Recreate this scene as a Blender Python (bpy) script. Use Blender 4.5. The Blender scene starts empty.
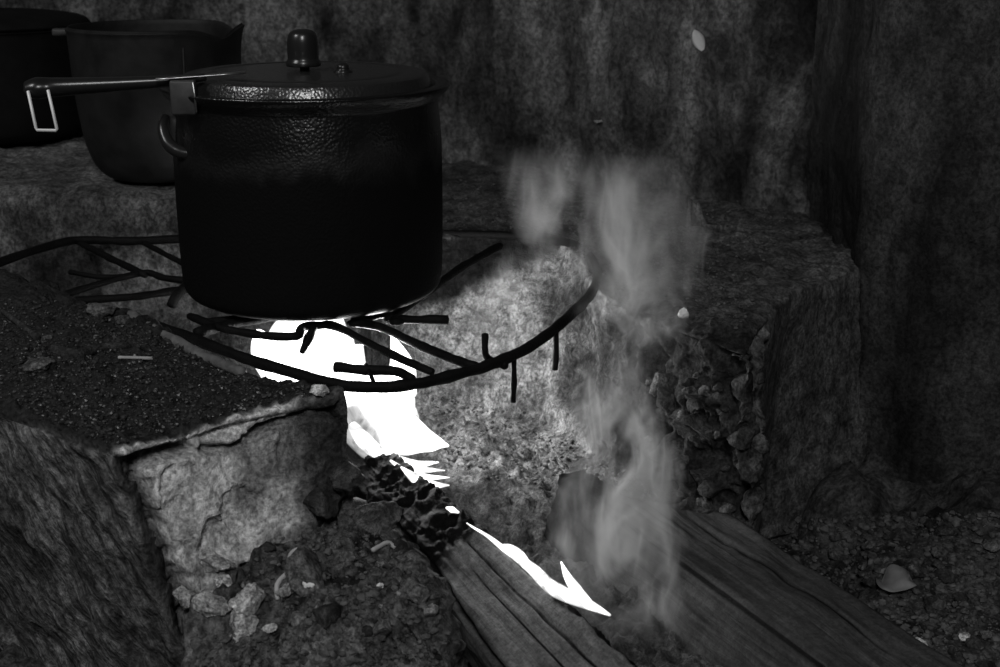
import bpy, math, random
import numpy as np
from mathutils import Vector
C = bpy.context.scene.collection
sc = bpy.context.scene

# ------------------------------------------------------------------ camera
H = 0.355; PITCH = math.radians(16.6); F = 1389.0
cd = bpy.data.cameras.new('camera'); cam = bpy.data.objects.new('camera', cd); C.objects.link(cam)
cam.location = (0, 0, H); cam.rotation_euler = (math.pi/2 - PITCH, 0, 0)
cd.sensor_width = 36; cd.lens = 36*F/1000; cd.clip_start = .01; cd.clip_end = 50
cd.dof.use_dof = True; cd.dof.focus_distance = 1.22; cd.dof.aperture_fstop = 13
sc.camera = cam
# ------------------------------------------------------------------ world, lights, exposure
sc.view_settings.view_transform = 'Standard'; sc.view_settings.look = 'None'
sc.view_settings.gamma = 1; sc.view_settings.use_curve_mapping = False
sc.view_settings.exposure = 0.0
try: sc.display_settings.display_device = 'sRGB'
except Exception: pass
w = bpy.data.worlds.new('world'); sc.world = w; w.use_nodes = True
bg = w.node_tree.nodes['Background']; bg.inputs[0].default_value = (1, 1, 1, 1); bg.inputs[1].default_value = .011

def area(name, loc, target, size, power, sy=None):
    l = bpy.data.lights.new(name, 'AREA'); l.energy = power; l.size = size
    if sy: l.shape = 'RECTANGLE'; l.size_y = sy
    o = bpy.data.objects.new(name, l); C.objects.link(o); o.location = loc
    o.rotation_euler = (Vector(target)-Vector(loc)).to_track_quat('-Z', 'Y').to_euler()
    return o
def point(name, loc, power, r):
    l = bpy.data.lights.new(name, 'POINT'); l.energy = power; l.shadow_soft_size = r
    o = bpy.data.objects.new(name, l); C.objects.link(o); o.location = loc; return o
area('doorway_daylight', (.12, -1.35, 1.7), (-.15, 1.25, 0), .38, 27, .6)
area('upper_wall_fill', (-1.5, .35, 1.5), (-.5, 2.1, .35), .4, 11, .4)  # unseen lamp added to brighten the upper left wall
point('fire_light', (-.13, 1.32, -.075), 4.3, .03)
point('ember_light', (.01, 1.13, -.135), .05, .012)

# ------------------------------------------------------------------ pixel -> world helpers
cp, sp = math.cos(PITCH), math.sin(PITCH)
def ray(px, py):
    a = (px-500)/F; b = (333.5-py)/F
    return np.array([a, cp + b*sp, -sp + b*cp])
def az(px, py, z=0.):
    d = ray(px, py); t = (z-H)/d[2]; return np.array([0, 0, H]) + d*t
def ay(px, py, Y):
    d = ray(px, py); return np.array([0, 0, H]) + d*(Y/d[1])
def rp(x, y, z=0.):
    """plan point surveyed with a first estimate of the eye point, restated for the final one"""
    c0, s0 = math.cos(math.radians(19.4)), math.sin(math.radians(19.4)); q = z-.413
    zc = y*c0-q*s0; yc = y*s0+q*c0
    return az(500+F*x/zc, 333.5-F*yc/zc, z)
def topx(P):
    P = np.atleast_2d(P); y = P[:, 1]; z = P[:, 2]-H
    zc = y*cp - z*sp; yc = y*sp + z*cp
    return np.stack([500+F*P[:, 0]/zc, 333.5-F*yc/zc], 1)

# ------------------------------------------------------------------ numpy noise
def _h(i, j, k, s):
    n = (i*374761393 + j*668265263 + k*2147483647 + s*974634777) & 0xffffffff
    n = ((n ^ (n >> 13))*1274126177) & 0xffffffff
    n = ((n ^ (n >> 16))*2246822519) & 0xffffffff
    return ((n ^ (n >> 15)) & 0xffff)/65535.0*2-1
def vnoise(P, s=0):
    I = np.floor(P).astype(np.int64); f = P-I; u = f*f*f*(f*(f*6-15)+10)
    r = 0
    for a in (0, 1):
        for b in (0, 1):
            for c in (0, 1):
                wt = (u[..., 0] if a else 1-u[..., 0])*(u[..., 1] if b else 1-u[..., 1])*(u[..., 2] if c else 1-u[..., 2])
                r = r + wt*_h(I[..., 0]+a, I[..., 1]+b, I[..., 2]+c, s)
    return r
def fbm(P, scale, octv=4, s=0, gain=.5):
    P = np.asarray(P)*scale; r = 0; a = 1
    for o in range(octv):
        r = r + a*vnoise(P + 17.3*o, s+o); a *= gain; P = P*2.03
    return r
def ridged(P, scale, octv=4, s=0):
    P = np.asarray(P)*scale; r = 0; a = 1
    for o in range(octv):
        r = r + a*(1-2*np.abs(vnoise(P+9.1*o, s+o))); a *= .5; P = P*2.03
    return r
def sst(x, a, b):
    t = np.clip((x-a)/(b-a), 0, 1); return t*t*(3-2*t)
def polydist(Q, poly):
    """signed distance (positive inside) from 2D points Q to polygon"""
    poly = np.asarray(poly, float); d = np.full(len(Q), 1e9); ins = np.zeros(len(Q), bool)
    for i in range(len(poly)):
        a = poly[i]; b = poly[(i+1) % len(poly)]; e = b-a
        t = np.clip(((Q-a)@e)/(e@e), 0, 1)
        d = np.minimum(d, np.hypot(*(Q-a-t[:, None]*e).T))
        c = ((a[1] > Q[:, 1]) != (b[1] > Q[:, 1]))
        with np.errstate(all='ignore'):
            xi = (b[0]-a[0])*(Q[:, 1]-a[1])/(b[1]-a[1]+1e-12)+a[0]
        ins ^= c & (Q[:, 0] < xi)
    return np.where(ins, d, -d)

# ------------------------------------------------------------------ object helpers
def mesh_obj(name, V, Fc, mat, parent=None, smooth=True, attrs=None):
    me = bpy.data.meshes.new(name)
    me.from_pydata([tuple(map(float, v)) for v in V], [], [tuple(map(int, f)) for f in Fc])
    me.materials.append(mat)
    if smooth: me.polygons.foreach_set('use_smooth', [True]*len(me.polygons))
    for k, a in (attrs or {}).items():
        at = me.attributes.new(k, 'FLOAT', 'POINT'); at.data.foreach_set('value', np.asarray(a, dtype=np.float32))
    me.update()
    o = bpy.data.objects.new(name, me); C.objects.link(o)
    if parent:
        o.parent = parent
        o.matrix_parent_inverse = MInv(parent)
    return o
def MInv(p):
    from mathutils import Matrix
    if p.type != 'EMPTY': return Matrix.Identity(4)
    return Matrix.Translation(-wl(p))
def wl(p):
    v = Vector(p.location)
    while p.parent:
        p = p.parent; v = Vector((0, 0, 0)) if p.type != 'EMPTY' else Vector(p.location)
    return v
def thing(name, label, cat, loc, group=None, kind=None):
    o = bpy.data.objects.new(name, None); C.objects.link(o); o.location = tuple(map(float, loc)); o.empty_display_size = .02
    return tag(o, label, cat, group, kind)
def tag(o, label, cat, group=None, kind=None):
    o['label'] = label; o['category'] = cat
    if group: o['group'] = group
    if kind: o['kind'] = kind
    return o
def struct(o, label=None):
    o['kind'] = 'structure'
    if label: o['label'] = label
    return o
def recentre(o, base=True):
    """put the origin of a top-level mesh at its base"""
    me = o.data; n = len(me.vertices); co = np.empty(n*3, np.float32); me.vertices.foreach_get('co', co); co = co.reshape(-1, 3)
    c = (co.min(0)+co.max(0))/2
    if base: c[2] = co[:, 2].min()
    me.vertices.foreach_set('co', (co-c).ravel()); me.update(); o.location = tuple(map(float, c)); return o

# grid faces
def grid_faces(m, n, closed):
    f = []
    for i in range(m-1):
        for j in range(n if closed else n-1):
            k = (j+1) % n
            f.append((i*n+j, i*n+k, (i+1)*n+k, (i+1)*n+j))
    return f
def grid_normals(G, closed):
    if closed: du = np.roll(G, -1, 1)-np.roll(G, 1, 1)
    else: du = np.gradient(G, axis=1)
    dv = np.gradient(G, axis=0)
    n = np.cross(du, dv); l = np.linalg.norm(n, axis=2, keepdims=True)
    return n/np.maximum(l, 1e-9)
def resample_rows(L, res, closed, cf=None, rf=None):
    """L: levels x N x 3, refine both ways"""
    L = np.asarray(L, float)
    M = np.concatenate([L, L[:, :1]], 1) if closed else L
    seg = np.linalg.norm(np.diff(M, axis=1), axis=2).max(0)
    cols = []
    for i, s in enumerate(seg):
        k = max(1, int(math.ceil(s/(res*(cf(i) if cf else 1)))))
        for q in range(k):
            t = q/k; cols.append(M[:, i]*(1-t)+M[:, i+1]*t)
    if not closed: cols.append(M[:, -1])
    A = np.stack(cols, 1)
    seg = np.linalg.norm(np.diff(A, axis=0), axis=2)
    seg = np.percentile(seg, 80, axis=1)
    rows = []
    for i, s in enumerate(seg):
        k = max(1, int(math.ceil(s/(res*(rf(i) if rf else 1)))))
        for q in range(k):
            t = q/k; rows.append(A[i]*(1-t)+A[i+1]*t)
    rows.append(A[-1])
    return np.stack(rows, 0)
def smooth_grid(G, it, closed):
    for _ in range(it):
        A = G.copy()
        A[1:-1] = .5*G[1:-1]+.25*(G[:-2]+G[2:])
        if closed: G = .5*A+.25*(np.roll(A, 1, 1)+np.roll(A, -1, 1))
        else:
            B = A.copy(); B[:, 1:-1] = .5*A[:, 1:-1]+.25*(A[:, :-2]+A[:, 2:]); G = B
    return G
def loft(name, levels, mat, parent=None, res=.006, smooth=3, disp=None, closed=True, flip=False, cf=None, rf=None):
    G = resample_rows(levels, res, closed, cf, rf); G = smooth_grid(G, smooth, closed)
    N = grid_normals(G, closed)
    if flip: N = -N
    m, n = G.shape[:2]; attrs = {}
    P = G.reshape(-1, 3); Nn = N.reshape(-1, 3)
    if disp:
        d, attrs = disp(P, Nn); P = P + Nn*d[:, None] if d.ndim == 1 else P + d
    f = grid_faces(m, n, closed)
    if closed:
        f.append(tuple(range(n))[::-1]); f.append(tuple((m-1)*n+j for j in range(n)))
    if flip: f = [tuple(reversed(q)) for q in f]
    return mesh_obj(name, P, f, mat, parent, attrs=attrs)

def catmull(P, k=6):
    P = np.asarray(P, float)
    if len(P) < 3: 
        return np.array([P[0]*(1-t)+P[-1]*t for t in np.linspace(0, 1, k+1)])
    Q = np.vstack([2*P[0]-P[1], P, 2*P[-1]-P[-2]]); out = []
    for i in range(1, len(Q)-2):
        for t in np.arange(k)/k:
            a, b, c, d = Q[i-1:i+3]
            out.append(.5*(2*b+(c-a)*t+(2*a-5*b+4*c-d)*t*t+(3*b-a-3*c+d)*t**3))
    out.append(P[-1]); return np.array(out)
def tube_geo(P, R, n=10, k=6, rough=0, seed=0, flat=(1, 1), closed=False, smoothpath=True):
    P = catmull(P, k) if smoothpath else np.asarray(P, float)
    R = np.interp(np.linspace(0, 1, len(P)), np.linspace(0, 1, np.size(R)) if np.size(R) > 1 else [0, 1], R if np.size(R) > 1 else [R, R])
    T = np.gradient(P, axis=0); T /= np.linalg.norm(T, axis=1, keepdims=True)+1e-12
    up = np.array([0, 0, 1.]) if abs(T[0][2]) < .9 else np.array([0, 1., 0])
    V = []
    u = up
    for i in range(len(P)):
        u = u - T[i]*(u@T[i]); u /= np.linalg.norm(u)+1e-9
        v = np.cross(T[i], u)
        for j in range(n):
            a = 2*math.pi*j/n
            V.append(P[i]+R[i]*(flat[0]*math.cos(a)*v+flat[1]*math.sin(a)*u))
    V = np.array(V); m = len(P)
    if rough:
        Cn = np.repeat(P, n, 0); d = V-Cn
        V = Cn + d*(1+rough*fbm(V, 90, 3, seed)[:, None])
    f = grid_faces(m, n, True)
    # rounded caps
    s = len(V); V = np.vstack([V, P[0]-T[0]*R[0]*.35, P[-1]+T[-1]*R[-1]*.35])
    for j in range(n):
        f.append((s, (j+1) % n, j)); f.append((s+1, (m-1)*n+j, (m-1)*n+(j+1) % n))
    return V, f
def join_geo(gs):
    V = []; Fc = []; o = 0
    for v, f in gs:
        V.append(np.asarray(v)); Fc += [tuple(i+o for i in q) for q in f]; o += len(v)
    return np.vstack(V), Fc
def tube(name, P, R, mat, parent=None, **k):
    V, f = tube_geo(P, R, **k); return mesh_obj(name, V, f, mat, parent)
def lathe(name, prof, c, mat, parent=None, n=64, mod=None):
    V = []
    for r, z in prof:
        for j in range(n):
            a = 2*math.pi*j/n; V.append((c[0]+r*math.cos(a), c[1]+r*math.sin(a), c[2]+z))
    V = np.array(V); f = grid_faces(len(prof), n, True)
    if prof[0][0] > 1e-6: f.append(tuple(range(n))[::-1])
    if prof[-1][0] > 1e-6: f.append(tuple((len(prof)-1)*n+j for j in range(n)))
    if mod: V = mod(V)
    return mesh_obj(name, V, f, mat, parent)
def fine(prof, k=4):
    p = catmull([(a, 0, b) for a, b in prof], k); q = [(max(0, x[0]), x[2]) for x in p]; return q
def boxgeo(c, s, R=None, bev=.12):
    """chamfered box"""
    s = np.asarray(s)/2; b = min(s)*bev*2; V = []; 
    import bmesh
    bm = bmesh.new(); bmesh.ops.create_cube(bm, size=1)
    for v in bm.verts: v.co = Vector((v.co.x*2*s[0], v.co.y*2*s[1], v.co.z*2*s[2]))
    bmesh.ops.bevel(bm, geom=list(bm.edges), offset=b, segments=2, affect='EDGES', profile=.6)
    V = np.array([v.co[:] for v in bm.verts]); f = [tuple(v.index for v in q.verts) for q in bm.faces]
    bm.verts.index_update(); bm.free()
    if R is not None: V = V@np.asarray(R).T
    return V+np.asarray(c), f
def rotz(a): c, s = math.cos(a), math.sin(a); return np.array([[c, -s, 0], [s, c, 0], [0, 0, 1]])
def roty(a): c, s = math.cos(a), math.sin(a); return np.array([[c, 0, s], [0, 1, 0], [-s, 0, c]])
def rock_geo(c, s, seed, sub=3, rough=.28, flat=1.):
    import bmesh
    bm = bmesh.new(); bmesh.ops.create_icosphere(bm, subdivisions=sub, radius=1)
    bm.verts.index_update()
    V = np.array([v.co[:] for v in bm.verts]); f = [tuple(v.index for v in q.verts) for q in bm.faces]; bm.free()
    # facet by clamping against random planes
    rg = np.random.RandomState(seed)
    for _ in range(15):
        d = rg.normal(size=3); d /= np.linalg.norm(d); h = .48+.35*rg.rand()
        t = V@d; V = V-np.maximum(0, t-h)[:, None]*d
    V = V*(1+rough*fbm(V+seed*3.7, 1.6, 4, seed)[:, None]*.6)
    V = V*(1+.07*ridged(V+seed, 4.5, 3, seed+1)[:, None])
    V = V*np.array([1, .8+.3*rg.rand(), flat*(.6+.3*rg.rand())])
    return (V@rotz(rg.rand()*6).T)*s+np.asarray(c), f

# ------------------------------------------------------------------ materials
def NT(name):
    m = bpy.data.materials.new(name); m.use_nodes = True; nt = m.node_tree; nt.nodes.clear()
    out = nt.nodes.new('ShaderNodeOutputMaterial'); return m, nt, out
def node(nt, t, **kw):
    n = nt.nodes.new('ShaderNode'+t)
    for k, v in kw.items():
        if k in n.inputs: n.inputs[k].default_value = v
        else: setattr(n, k, v)
    return n
def math_(nt, op, a, b=None, clamp=False):
    n = nt.nodes.new('ShaderNodeMath'); n.operation = op; n.use_clamp = clamp
    for i, x in enumerate((a, b)):
        if x is None: continue
        if isinstance(x, (int, float)): n.inputs[i].default_value = x
        else: nt.links.new(x, n.inputs[i])
    return n.outputs[0]
def mix(nt, f, a, b):
    n = nt.nodes.new('ShaderNodeMix'); n.data_type = 'FLOAT'
    for i, x in zip((0, 2, 3), (f, a, b)):
        if isinstance(x, (int, float)): n.inputs[i].default_value = x
        else: nt.links.new(x, n.inputs[i])
    return n.outputs[0]
def coords(nt, scale=(1, 1, 1)):
    g = node(nt, 'NewGeometry'); mp = node(nt, 'Mapping'); mp.inputs['Scale'].default_value = scale
    nt.links.new(g.outputs['Position'], mp.inputs['Vector']); return mp.outputs[0]
def noise_(nt, v, scale, detail=5, rough=.6, dist=0):
    n = node(nt, 'TexNoise'); n.inputs['Scale'].default_value = scale; n.inputs['Detail'].default_value = detail
    n.inputs['Roughness'].default_value = rough; n.inputs['Distortion'].default_value = dist
    nt.links.new(v, n.inputs['Vector']); return n.outputs[0]
def ramp(nt, v, stops):
    n = node(nt, 'ValToRGB'); e = n.color_ramp.elements
    while len(e) < len(stops): e.new(.5)
    for q, (p, c) in zip(e, stops): q.position = p; q.color = (c, c, c, 1)
    nt.links.new(v, n.inputs[0]); return n.outputs[0]

def earth(name, lo, hi, scale=14, stretch=(1, 1, 1), bump=.5, grain=300, spec=.15, attr=None, attr_cols=None, specks=0, blot=3, rough=.9, brush=False, streak=False, gcon=(.5, 1.4)):
    """dry clay / ash: blotches from lo to hi, fine grain, optional attribute mixing to other tones"""
    m, nt, out = NT(name); b = node(nt, 'BsdfPrincipled'); nt.links.new(b.outputs[0], out.inputs[0])
    v = coords(nt, stretch); n1 = noise_(nt, v, scale, 6, .62, .4); n2 = noise_(nt, v, blot, 4, .55)
    n3 = noise_(nt, coords(nt), grain, 3, .7)
    t = math_(nt, 'ADD', math_(nt, 'MULTIPLY', n1, .6), math_(nt, 'MULTIPLY', n2, .4))
    t = ramp(nt, t, [(.39, 0), (.6, 1)])
    col = mix(nt, t, lo, hi)
    for k, c in (attr_cols or []):
        a = node(nt, 'Attribute'); a.attribute_name = k
        cc = mix(nt, t, c*.72, c*1.2)
        col = mix(nt, a.outputs['Fac'], col, cc)
    n4 = noise_(nt, coords(nt, (1, 1, .7)), grain*.36, 4, .72, .6)
    fl = ramp(nt, n4, [(.40, 0), (.50, .55), (.62, 1)])
    col = math_(nt, 'MULTIPLY', math_(nt, 'MULTIPLY', col, mix(nt, ramp(nt, n3, [(.36, 0), (.64, 1)]), .5, 1.45)), mix(nt, fl, *gcon))
    if streak:
        col = math_(nt, 'MULTIPLY', col, mix(nt, ramp(nt, noise_(nt, coords(nt, (1, 1, .4)), 7, 5, .6, .8), [(.38, 0), (.62, 1)]), .4, 1.35))
    if specks:
        vo = node(nt, 'TexVoronoi'); vo.inputs['Scale'].default_value = 330; nt.links.new(coords(nt), vo.inputs['Vector'])
        s = math_(nt, 'MULTIPLY', math_(nt, 'LESS_THAN', vo.outputs['Distance'], .28), math_(nt, 'GREATER_THAN', math_(nt, 'ADD', vo.outputs['Color'], 0), 1-specks))
        col = mix(nt, s, col, .42)
    nt.links.new(col, b.inputs['Base Color'])
    b.inputs['Roughness'].default_value = rough; b.inputs['Specular IOR Level'].default_value = spec
    bp = node(nt, 'Bump'); bp.inputs['Strength'].default_value = bump; bp.inputs['Distance'].default_value = .004
    hgt = math_(nt, 'ADD', math_(nt, 'MULTIPLY', n1, .8), math_(nt, 'ADD', math_(nt, 'MULTIPLY', n3, .35), math_(nt, 'MULTIPLY', n4, .6)))
    if brush:
        ab = node(nt, 'Attribute'); ab.attribute_name = 'stroke'; ac = node(nt, 'Attribute'); ac.attribute_name = 'along'; am = node(nt, 'Attribute'); am.attribute_name = 'raked'
        cx = node(nt, 'CombineXYZ'); nt.links.new(ab.outputs['Fac'], cx.inputs[0]); nt.links.new(ac.outputs['Fac'], cx.inputs[1])
        nb = noise_(nt, cx.outputs[0], 1.0, 4, .65, .3)
        hgt = math_(nt, 'ADD', hgt, math_(nt, 'MULTIPLY', math_(nt, 'MULTIPLY', nb, 2.6), am.outputs['Fac']))
        bm_ = math_(nt, 'MULTIPLY', col, mix(nt, ramp(nt, nb, [(.38, 0), (.62, 1)]), .45, 1.6))
        nt.links.new(mix(nt, am.outputs['Fac'], col, bm_), b.inputs['Base Color'])
    nt.links.new(hgt, bp.inputs['Height']); nt.links.new(bp.outputs[0], b.inputs['Normal'])
    return m
def simple(name, c, rough=.5, metal=0, spec=.5, bump=0, bscale=200, var=.3, vscale=30):
    m, nt, out = NT(name); b = node(nt, 'BsdfPrincipled'); nt.links.new(b.outputs[0], out.inputs[0])
    n = noise_(nt, coords(nt), vscale, 5, .6)
    nt.links.new(mix(nt, ramp(nt, n, [(.3, 0), (.7, 1)]), c*(1-var), c*(1+var)), b.inputs['Base Color'])
    b.inputs['Roughness'].default_value = rough; b.inputs['Metallic'].default_value = metal; b.inputs['Specular IOR Level'].default_value = spec
    if bump:
        bp = node(nt, 'Bump'); bp.inputs['Strength'].default_value = bump; bp.inputs['Distance'].default_value = .002
        nt.links.new(noise_(nt, coords(nt), bscale, 2, .5), bp.inputs['Height']); nt.links.new(bp.outputs[0], b.inputs['Normal'])
    return m
def hammered(name, c, soot_shade, zlo, zhi):
    """black cast aluminium with a pebbled glaze, sooty and dull lower down the side"""
    m, nt, out = NT(name); b = node(nt, 'BsdfPrincipled'); nt.links.new(b.outputs[0], out.inputs[0])
    g = node(nt, 'NewGeometry'); sx = node(nt, 'SeparateXYZ'); nt.links.new(g.outputs['Position'], sx.inputs[0])
    n = noise_(nt, coords(nt, (1, 1, .6)), 22, 4, .6, .6)
    h = math_(nt, 'ADD', sx.outputs[2], math_(nt, 'MULTIPLY', math_(nt, 'SUBTRACT', n, .5), .06))
    mr = node(nt, 'MapRange'); mr.inputs[1].default_value = zlo; mr.inputs[2].default_value = zhi; mr.interpolation_type = 'SMOOTHSTEP'
    nt.links.new(h, mr.inputs[0]); clean = mr.outputs[0]
    nt.links.new(mix(nt, clean, soot_shade, c), b.inputs['Base Color'])
    nt.links.new(mix(nt, clean, .75, .27), b.inputs['Roughness'])
    nt.links.new(mix(nt, clean, .08, .85), b.inputs['Specular IOR Level'])
    vo = node(nt, 'TexVoronoi'); vo.feature = 'SMOOTH_F1'; vo.inputs['Scale'].default_value = 420; nt.links.new(coords(nt), vo.inputs['Vector'])
    bp = node(nt, 'Bump'); bp.inputs['Strength'].default_value = .24; bp.inputs['Distance'].default_value = .002
    nt.links.new(vo.outputs['Distance'], bp.inputs['Height']); nt.links.new(bp.outputs[0], b.inputs['Normal'])
    return m
def wood(name, axis, lo, hi, char=None):
    """wood grain running along axis; attribute 'char' turns it to black charcoal, 'crack' to dark splits"""
    m, nt, out = NT(name); b = node(nt, 'BsdfPrincipled'); nt.links.new(b.outputs[0], out.inputs[0])
    at = node(nt, 'Attribute'); at.attribute_type = 'GEOMETRY'; at.attribute_name = 'uvw'
    mp = node(nt, 'Mapping'); mp.inputs['Scale'].default_value = (1, 14, 14); nt.links.new(at.outputs['Vector'], mp.inputs[0])
    n1 = noise_(nt, mp.outputs[0], 14, 7, .65, .5)
    mp2 = node(nt, 'Mapping'); mp2.inputs['Scale'].default_value = (1, 5, 5); nt.links.new(at.outputs['Vector'], mp2.inputs[0])
    n2 = noise_(nt, mp2.outputs[0], 9, 4, .6, .8)
    t = ramp(nt, math_(nt, 'ADD', math_(nt, 'MULTIPLY', n1, .55), math_(nt, 'MULTIPLY', n2, .45)), [(.38, 0), (.62, 1)])
    col = mix(nt, t, lo, hi)
    a = node(nt, 'Attribute'); a.attribute_name = 'char'
    gr = noise_(nt, coords(nt), 160, 4, .7)
    cf = math_(nt, 'ADD', a.outputs['Fac'], math_(nt, 'MULTIPLY', math_(nt, 'SUBTRACT', gr, .5), .5), True)
    col = mix(nt, ramp(nt, cf, [(.3, 0), (.6, 1)]), col, .006)
    ashm = math_(nt, 'MULTIPLY', ramp(nt, noise_(nt, coords(nt), 120, 5, .75), [(.6, 0), (.72, 1)]), a.outputs['Fac'])
    col = mix(nt, math_(nt, 'MULTIPLY', ashm, .15), col, .15)
    fi = noise_(nt, coords(nt), 420, 3, .7)
    col = math_(nt, 'MULTIPLY', col, mix(nt, ramp(nt, math_(nt, 'ADD', math_(nt, 'MULTIPLY', fi, .5), math_(nt, 'MULTIPLY', gr, .5)), [(.38, 0), (.6, 1)]), .55, 1.35))
    nt.links.new(col, b.inputs['Base Color']); b.inputs['Roughness'].default_value = .75; b.inputs['Specular IOR Level'].default_value = .25
    nt.links.new(mix(nt, a.outputs['Fac'], .25, .04), b.inputs['Specular IOR Level'])
    bp = node(nt, 'Bump'); bp.inputs['Strength'].default_value = .6; bp.inputs['Distance'].default_value = .002
    nt.links.new(math_(nt, 'ADD', n1, math_(nt, 'MULTIPLY', gr, mix(nt, a.outputs['Fac'], .15, 1.2))), bp.inputs['Height'])
    nt.links.new(bp.outputs[0], b.inputs['Normal'])
    return m
def flame_mat(name, strength, edge=.2, edge2=.8):
    """hot gas: bright core, thins to nothing at the glancing edge"""
    m, nt, out = NT(name)
    e = node(nt, 'Emission'); e.inputs[0].default_value = (1, 1, 1, 1)
    lw = node(nt, 'LayerWeight'); lw.inputs[0].default_value = .5
    tr = node(nt, 'BsdfTransparent'); mx = node(nt, 'MixShader')
    n = noise_(nt, coords(nt, (1, 1, .5)), 38, 3, .5, 2.5)
    nt.links.new(mix(nt, ramp(nt, n, [(.36, 0), (.6, 1)]), strength*.45, strength*1.3), e.inputs[1])
    nt.links.new(ramp(nt, lw.outputs['Facing'], [(edge, 0), (edge2, 1)]), mx.inputs[0])
    nt.links.new(e.outputs[0], mx.inputs[1]); nt.links.new(tr.outputs[0], mx.inputs[2]); nt.links.new(mx.outputs[0], out.inputs[0])
    return m

M_wall = earth('sooty_mud_wall', .035, .19, 17, (1, 1, .45), .9, 160, blot=4)
M_wallR = earth('smoked_mud_wall', .018, .052, 12, (1, 1, .5), .7, 240, blot=5, streak=True, gcon=(.65, 1.25))
M_clay = earth('stove_clay', .06, .17, 30, (1, 1, 1), .9, 260, attr_cols=[('plaster', .75), ('ash', .022), ('soot_shade', .012)], brush=True, gcon=(.68, 1.22))
M_clayR = earth('firebox_clay', .05, .26, 34, (1, 1, 1), .9, 300, attr_cols=[('ash', .032), ('soot_shade', .009)], blot=9)
M_ledge = earth('ledge_clay', .04, .14, 16, (1, 1, 1), .7, 260, attr_cols=[('soot_shade', .02)], blot=6)
M_floor = earth('dirt_floor', .012, .065, 30, (1, 1, 1), 1, 200, blot=6, specks=.04)
M_heap = earth('rubble_clay', .008, .12, 45, (1, 1, 1), 1, 240, attr_cols=[('plaster', .36)], blot=12)
M_grit_dark = simple('ash_grit', .03, .4, 0, .6, var=.9, vscale=400)
M_grit_light = simple('clay_grit', .08, .9, 0, .2, var=.95, vscale=120)
M_stone_light = earth('pale_plaster_chunk', 0.32, 0.66, 60, (1, 1, 1), 1, 420, spec=0.2, blot=30)
M_stone_mid = earth('grey_clay_lump', 0.04, 0.14, 60, (1, 1, 1), 1, 420, spec=0.2, blot=30)
M_stone_dark = earth('dark_clay_lump', 0.012, 0.055, 60, (1, 1, 1), 1, 420, spec=0.3, blot=30)
M_heapc = earth('chalky_fragment', 0.1, 0.28, 60, (1, 1, 1), 1, 420, spec=0.2, blot=30)
M_white = simple('white_chip', .7, .8, 0, .3, var=.15)
M_iron = simple('fire_blackened_iron', .004, .7, 0, .12, bump=.5, bscale=300, var=.5)
M_pot = hammered('black_pot_metal', .004, .004, .128, .168)
M_lid = hammered('black_lid_metal', .02, .02, -1, -.9)
M_plast = simple('black_bakelite', .014, .28, 0, .6, var=.2)
M_steel = simple('bright_steel', .55, .35, 1, .5, var=.1)
M_wire = simple('pale_wire', .85, .5, .2, .5, var=.05)
M_tin = simple('smoked_tin', .06, .55, .5, .4, bump=.4, bscale=60, var=.6, vscale=24)
M_black = simple('sooted_pot_black', .006, .8, 0, .1, var=.3)
M_twig = simple('dry_twig', .12, .8, 0, .2, bump=.6, bscale=200, var=.5, vscale=70)
M_straw = simple('dry_straw', .4, .8, 0, .2, var=.2)
M_leaf = simple('dry_leaf', .17, .7, 0, .3, var=.25, vscale=60)

# ================================================================== SETTING
def wall_disp(a1, a2, s):
    def f(P, N):
        d = a1*fbm(P*[1, 1, .7], 5, 3, s)+a2*fbm(P*[1, 1, .5], 26, 4, s+5)+.0015*ridged(P, 90, 2, s+9)
        return d, {}
    return f
def wall_levels(pts, zs, thick=.25):
    """closed prism: front polyline pts plus its back offset"""
    pts = [np.array(p, float) for p in pts]
    L = []
    for z in zs:
        L.append([(p[0], p[1], z) for p in pts]+[(p[0]+.10, p[1]+thick, z) for p in pts[::-1]])
    return L
def back_disp(P, N):
    d = .012*fbm(P*[1, 1, .7], 4, 3, 3)+.005*fbm(P*[1, 1, .45], 24, 4, 8)+.003*ridged(P*[1, 1, .45], 55, 3, 4)
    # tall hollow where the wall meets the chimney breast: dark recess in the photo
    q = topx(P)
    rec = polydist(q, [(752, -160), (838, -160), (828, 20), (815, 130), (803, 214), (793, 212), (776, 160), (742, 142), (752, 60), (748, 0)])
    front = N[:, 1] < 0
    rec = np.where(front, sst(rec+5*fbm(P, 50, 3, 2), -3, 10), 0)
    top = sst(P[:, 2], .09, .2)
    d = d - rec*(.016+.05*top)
    return d, {'soot_shade': rec*(.25+.75*sst(P[:, 2]+.03*fbm(P, 30, 3, 1), .13, .19))}  # recess coloured darker, strongest toward its top
M_wallB = earth('sooty_mud_wall_back', .020, .125, 15, (1, 1, .4), 1, 150, blot=3.5, attr_cols=[('soot_shade', .008)], streak=True, gcon=(.65, 1.25))
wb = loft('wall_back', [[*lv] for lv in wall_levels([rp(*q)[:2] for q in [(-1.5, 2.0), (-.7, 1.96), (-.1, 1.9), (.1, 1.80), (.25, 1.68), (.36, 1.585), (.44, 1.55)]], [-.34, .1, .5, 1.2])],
          M_wallB, res=.0055, smooth=2, disp=back_disp, cf=lambda i: 1 if i < 6 else 8, rf=lambda i: 1 if i < 2 else 6)
struct(wb)
def right_disp(P, N):
    d = .010*fbm(P, 5, 3, 33)+.005*fbm(P*[1, 1, .5], 22, 4, 38)+.0022*ridged(P*[1, 1, .4], 60, 3, 34)
    return d, {}
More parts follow.
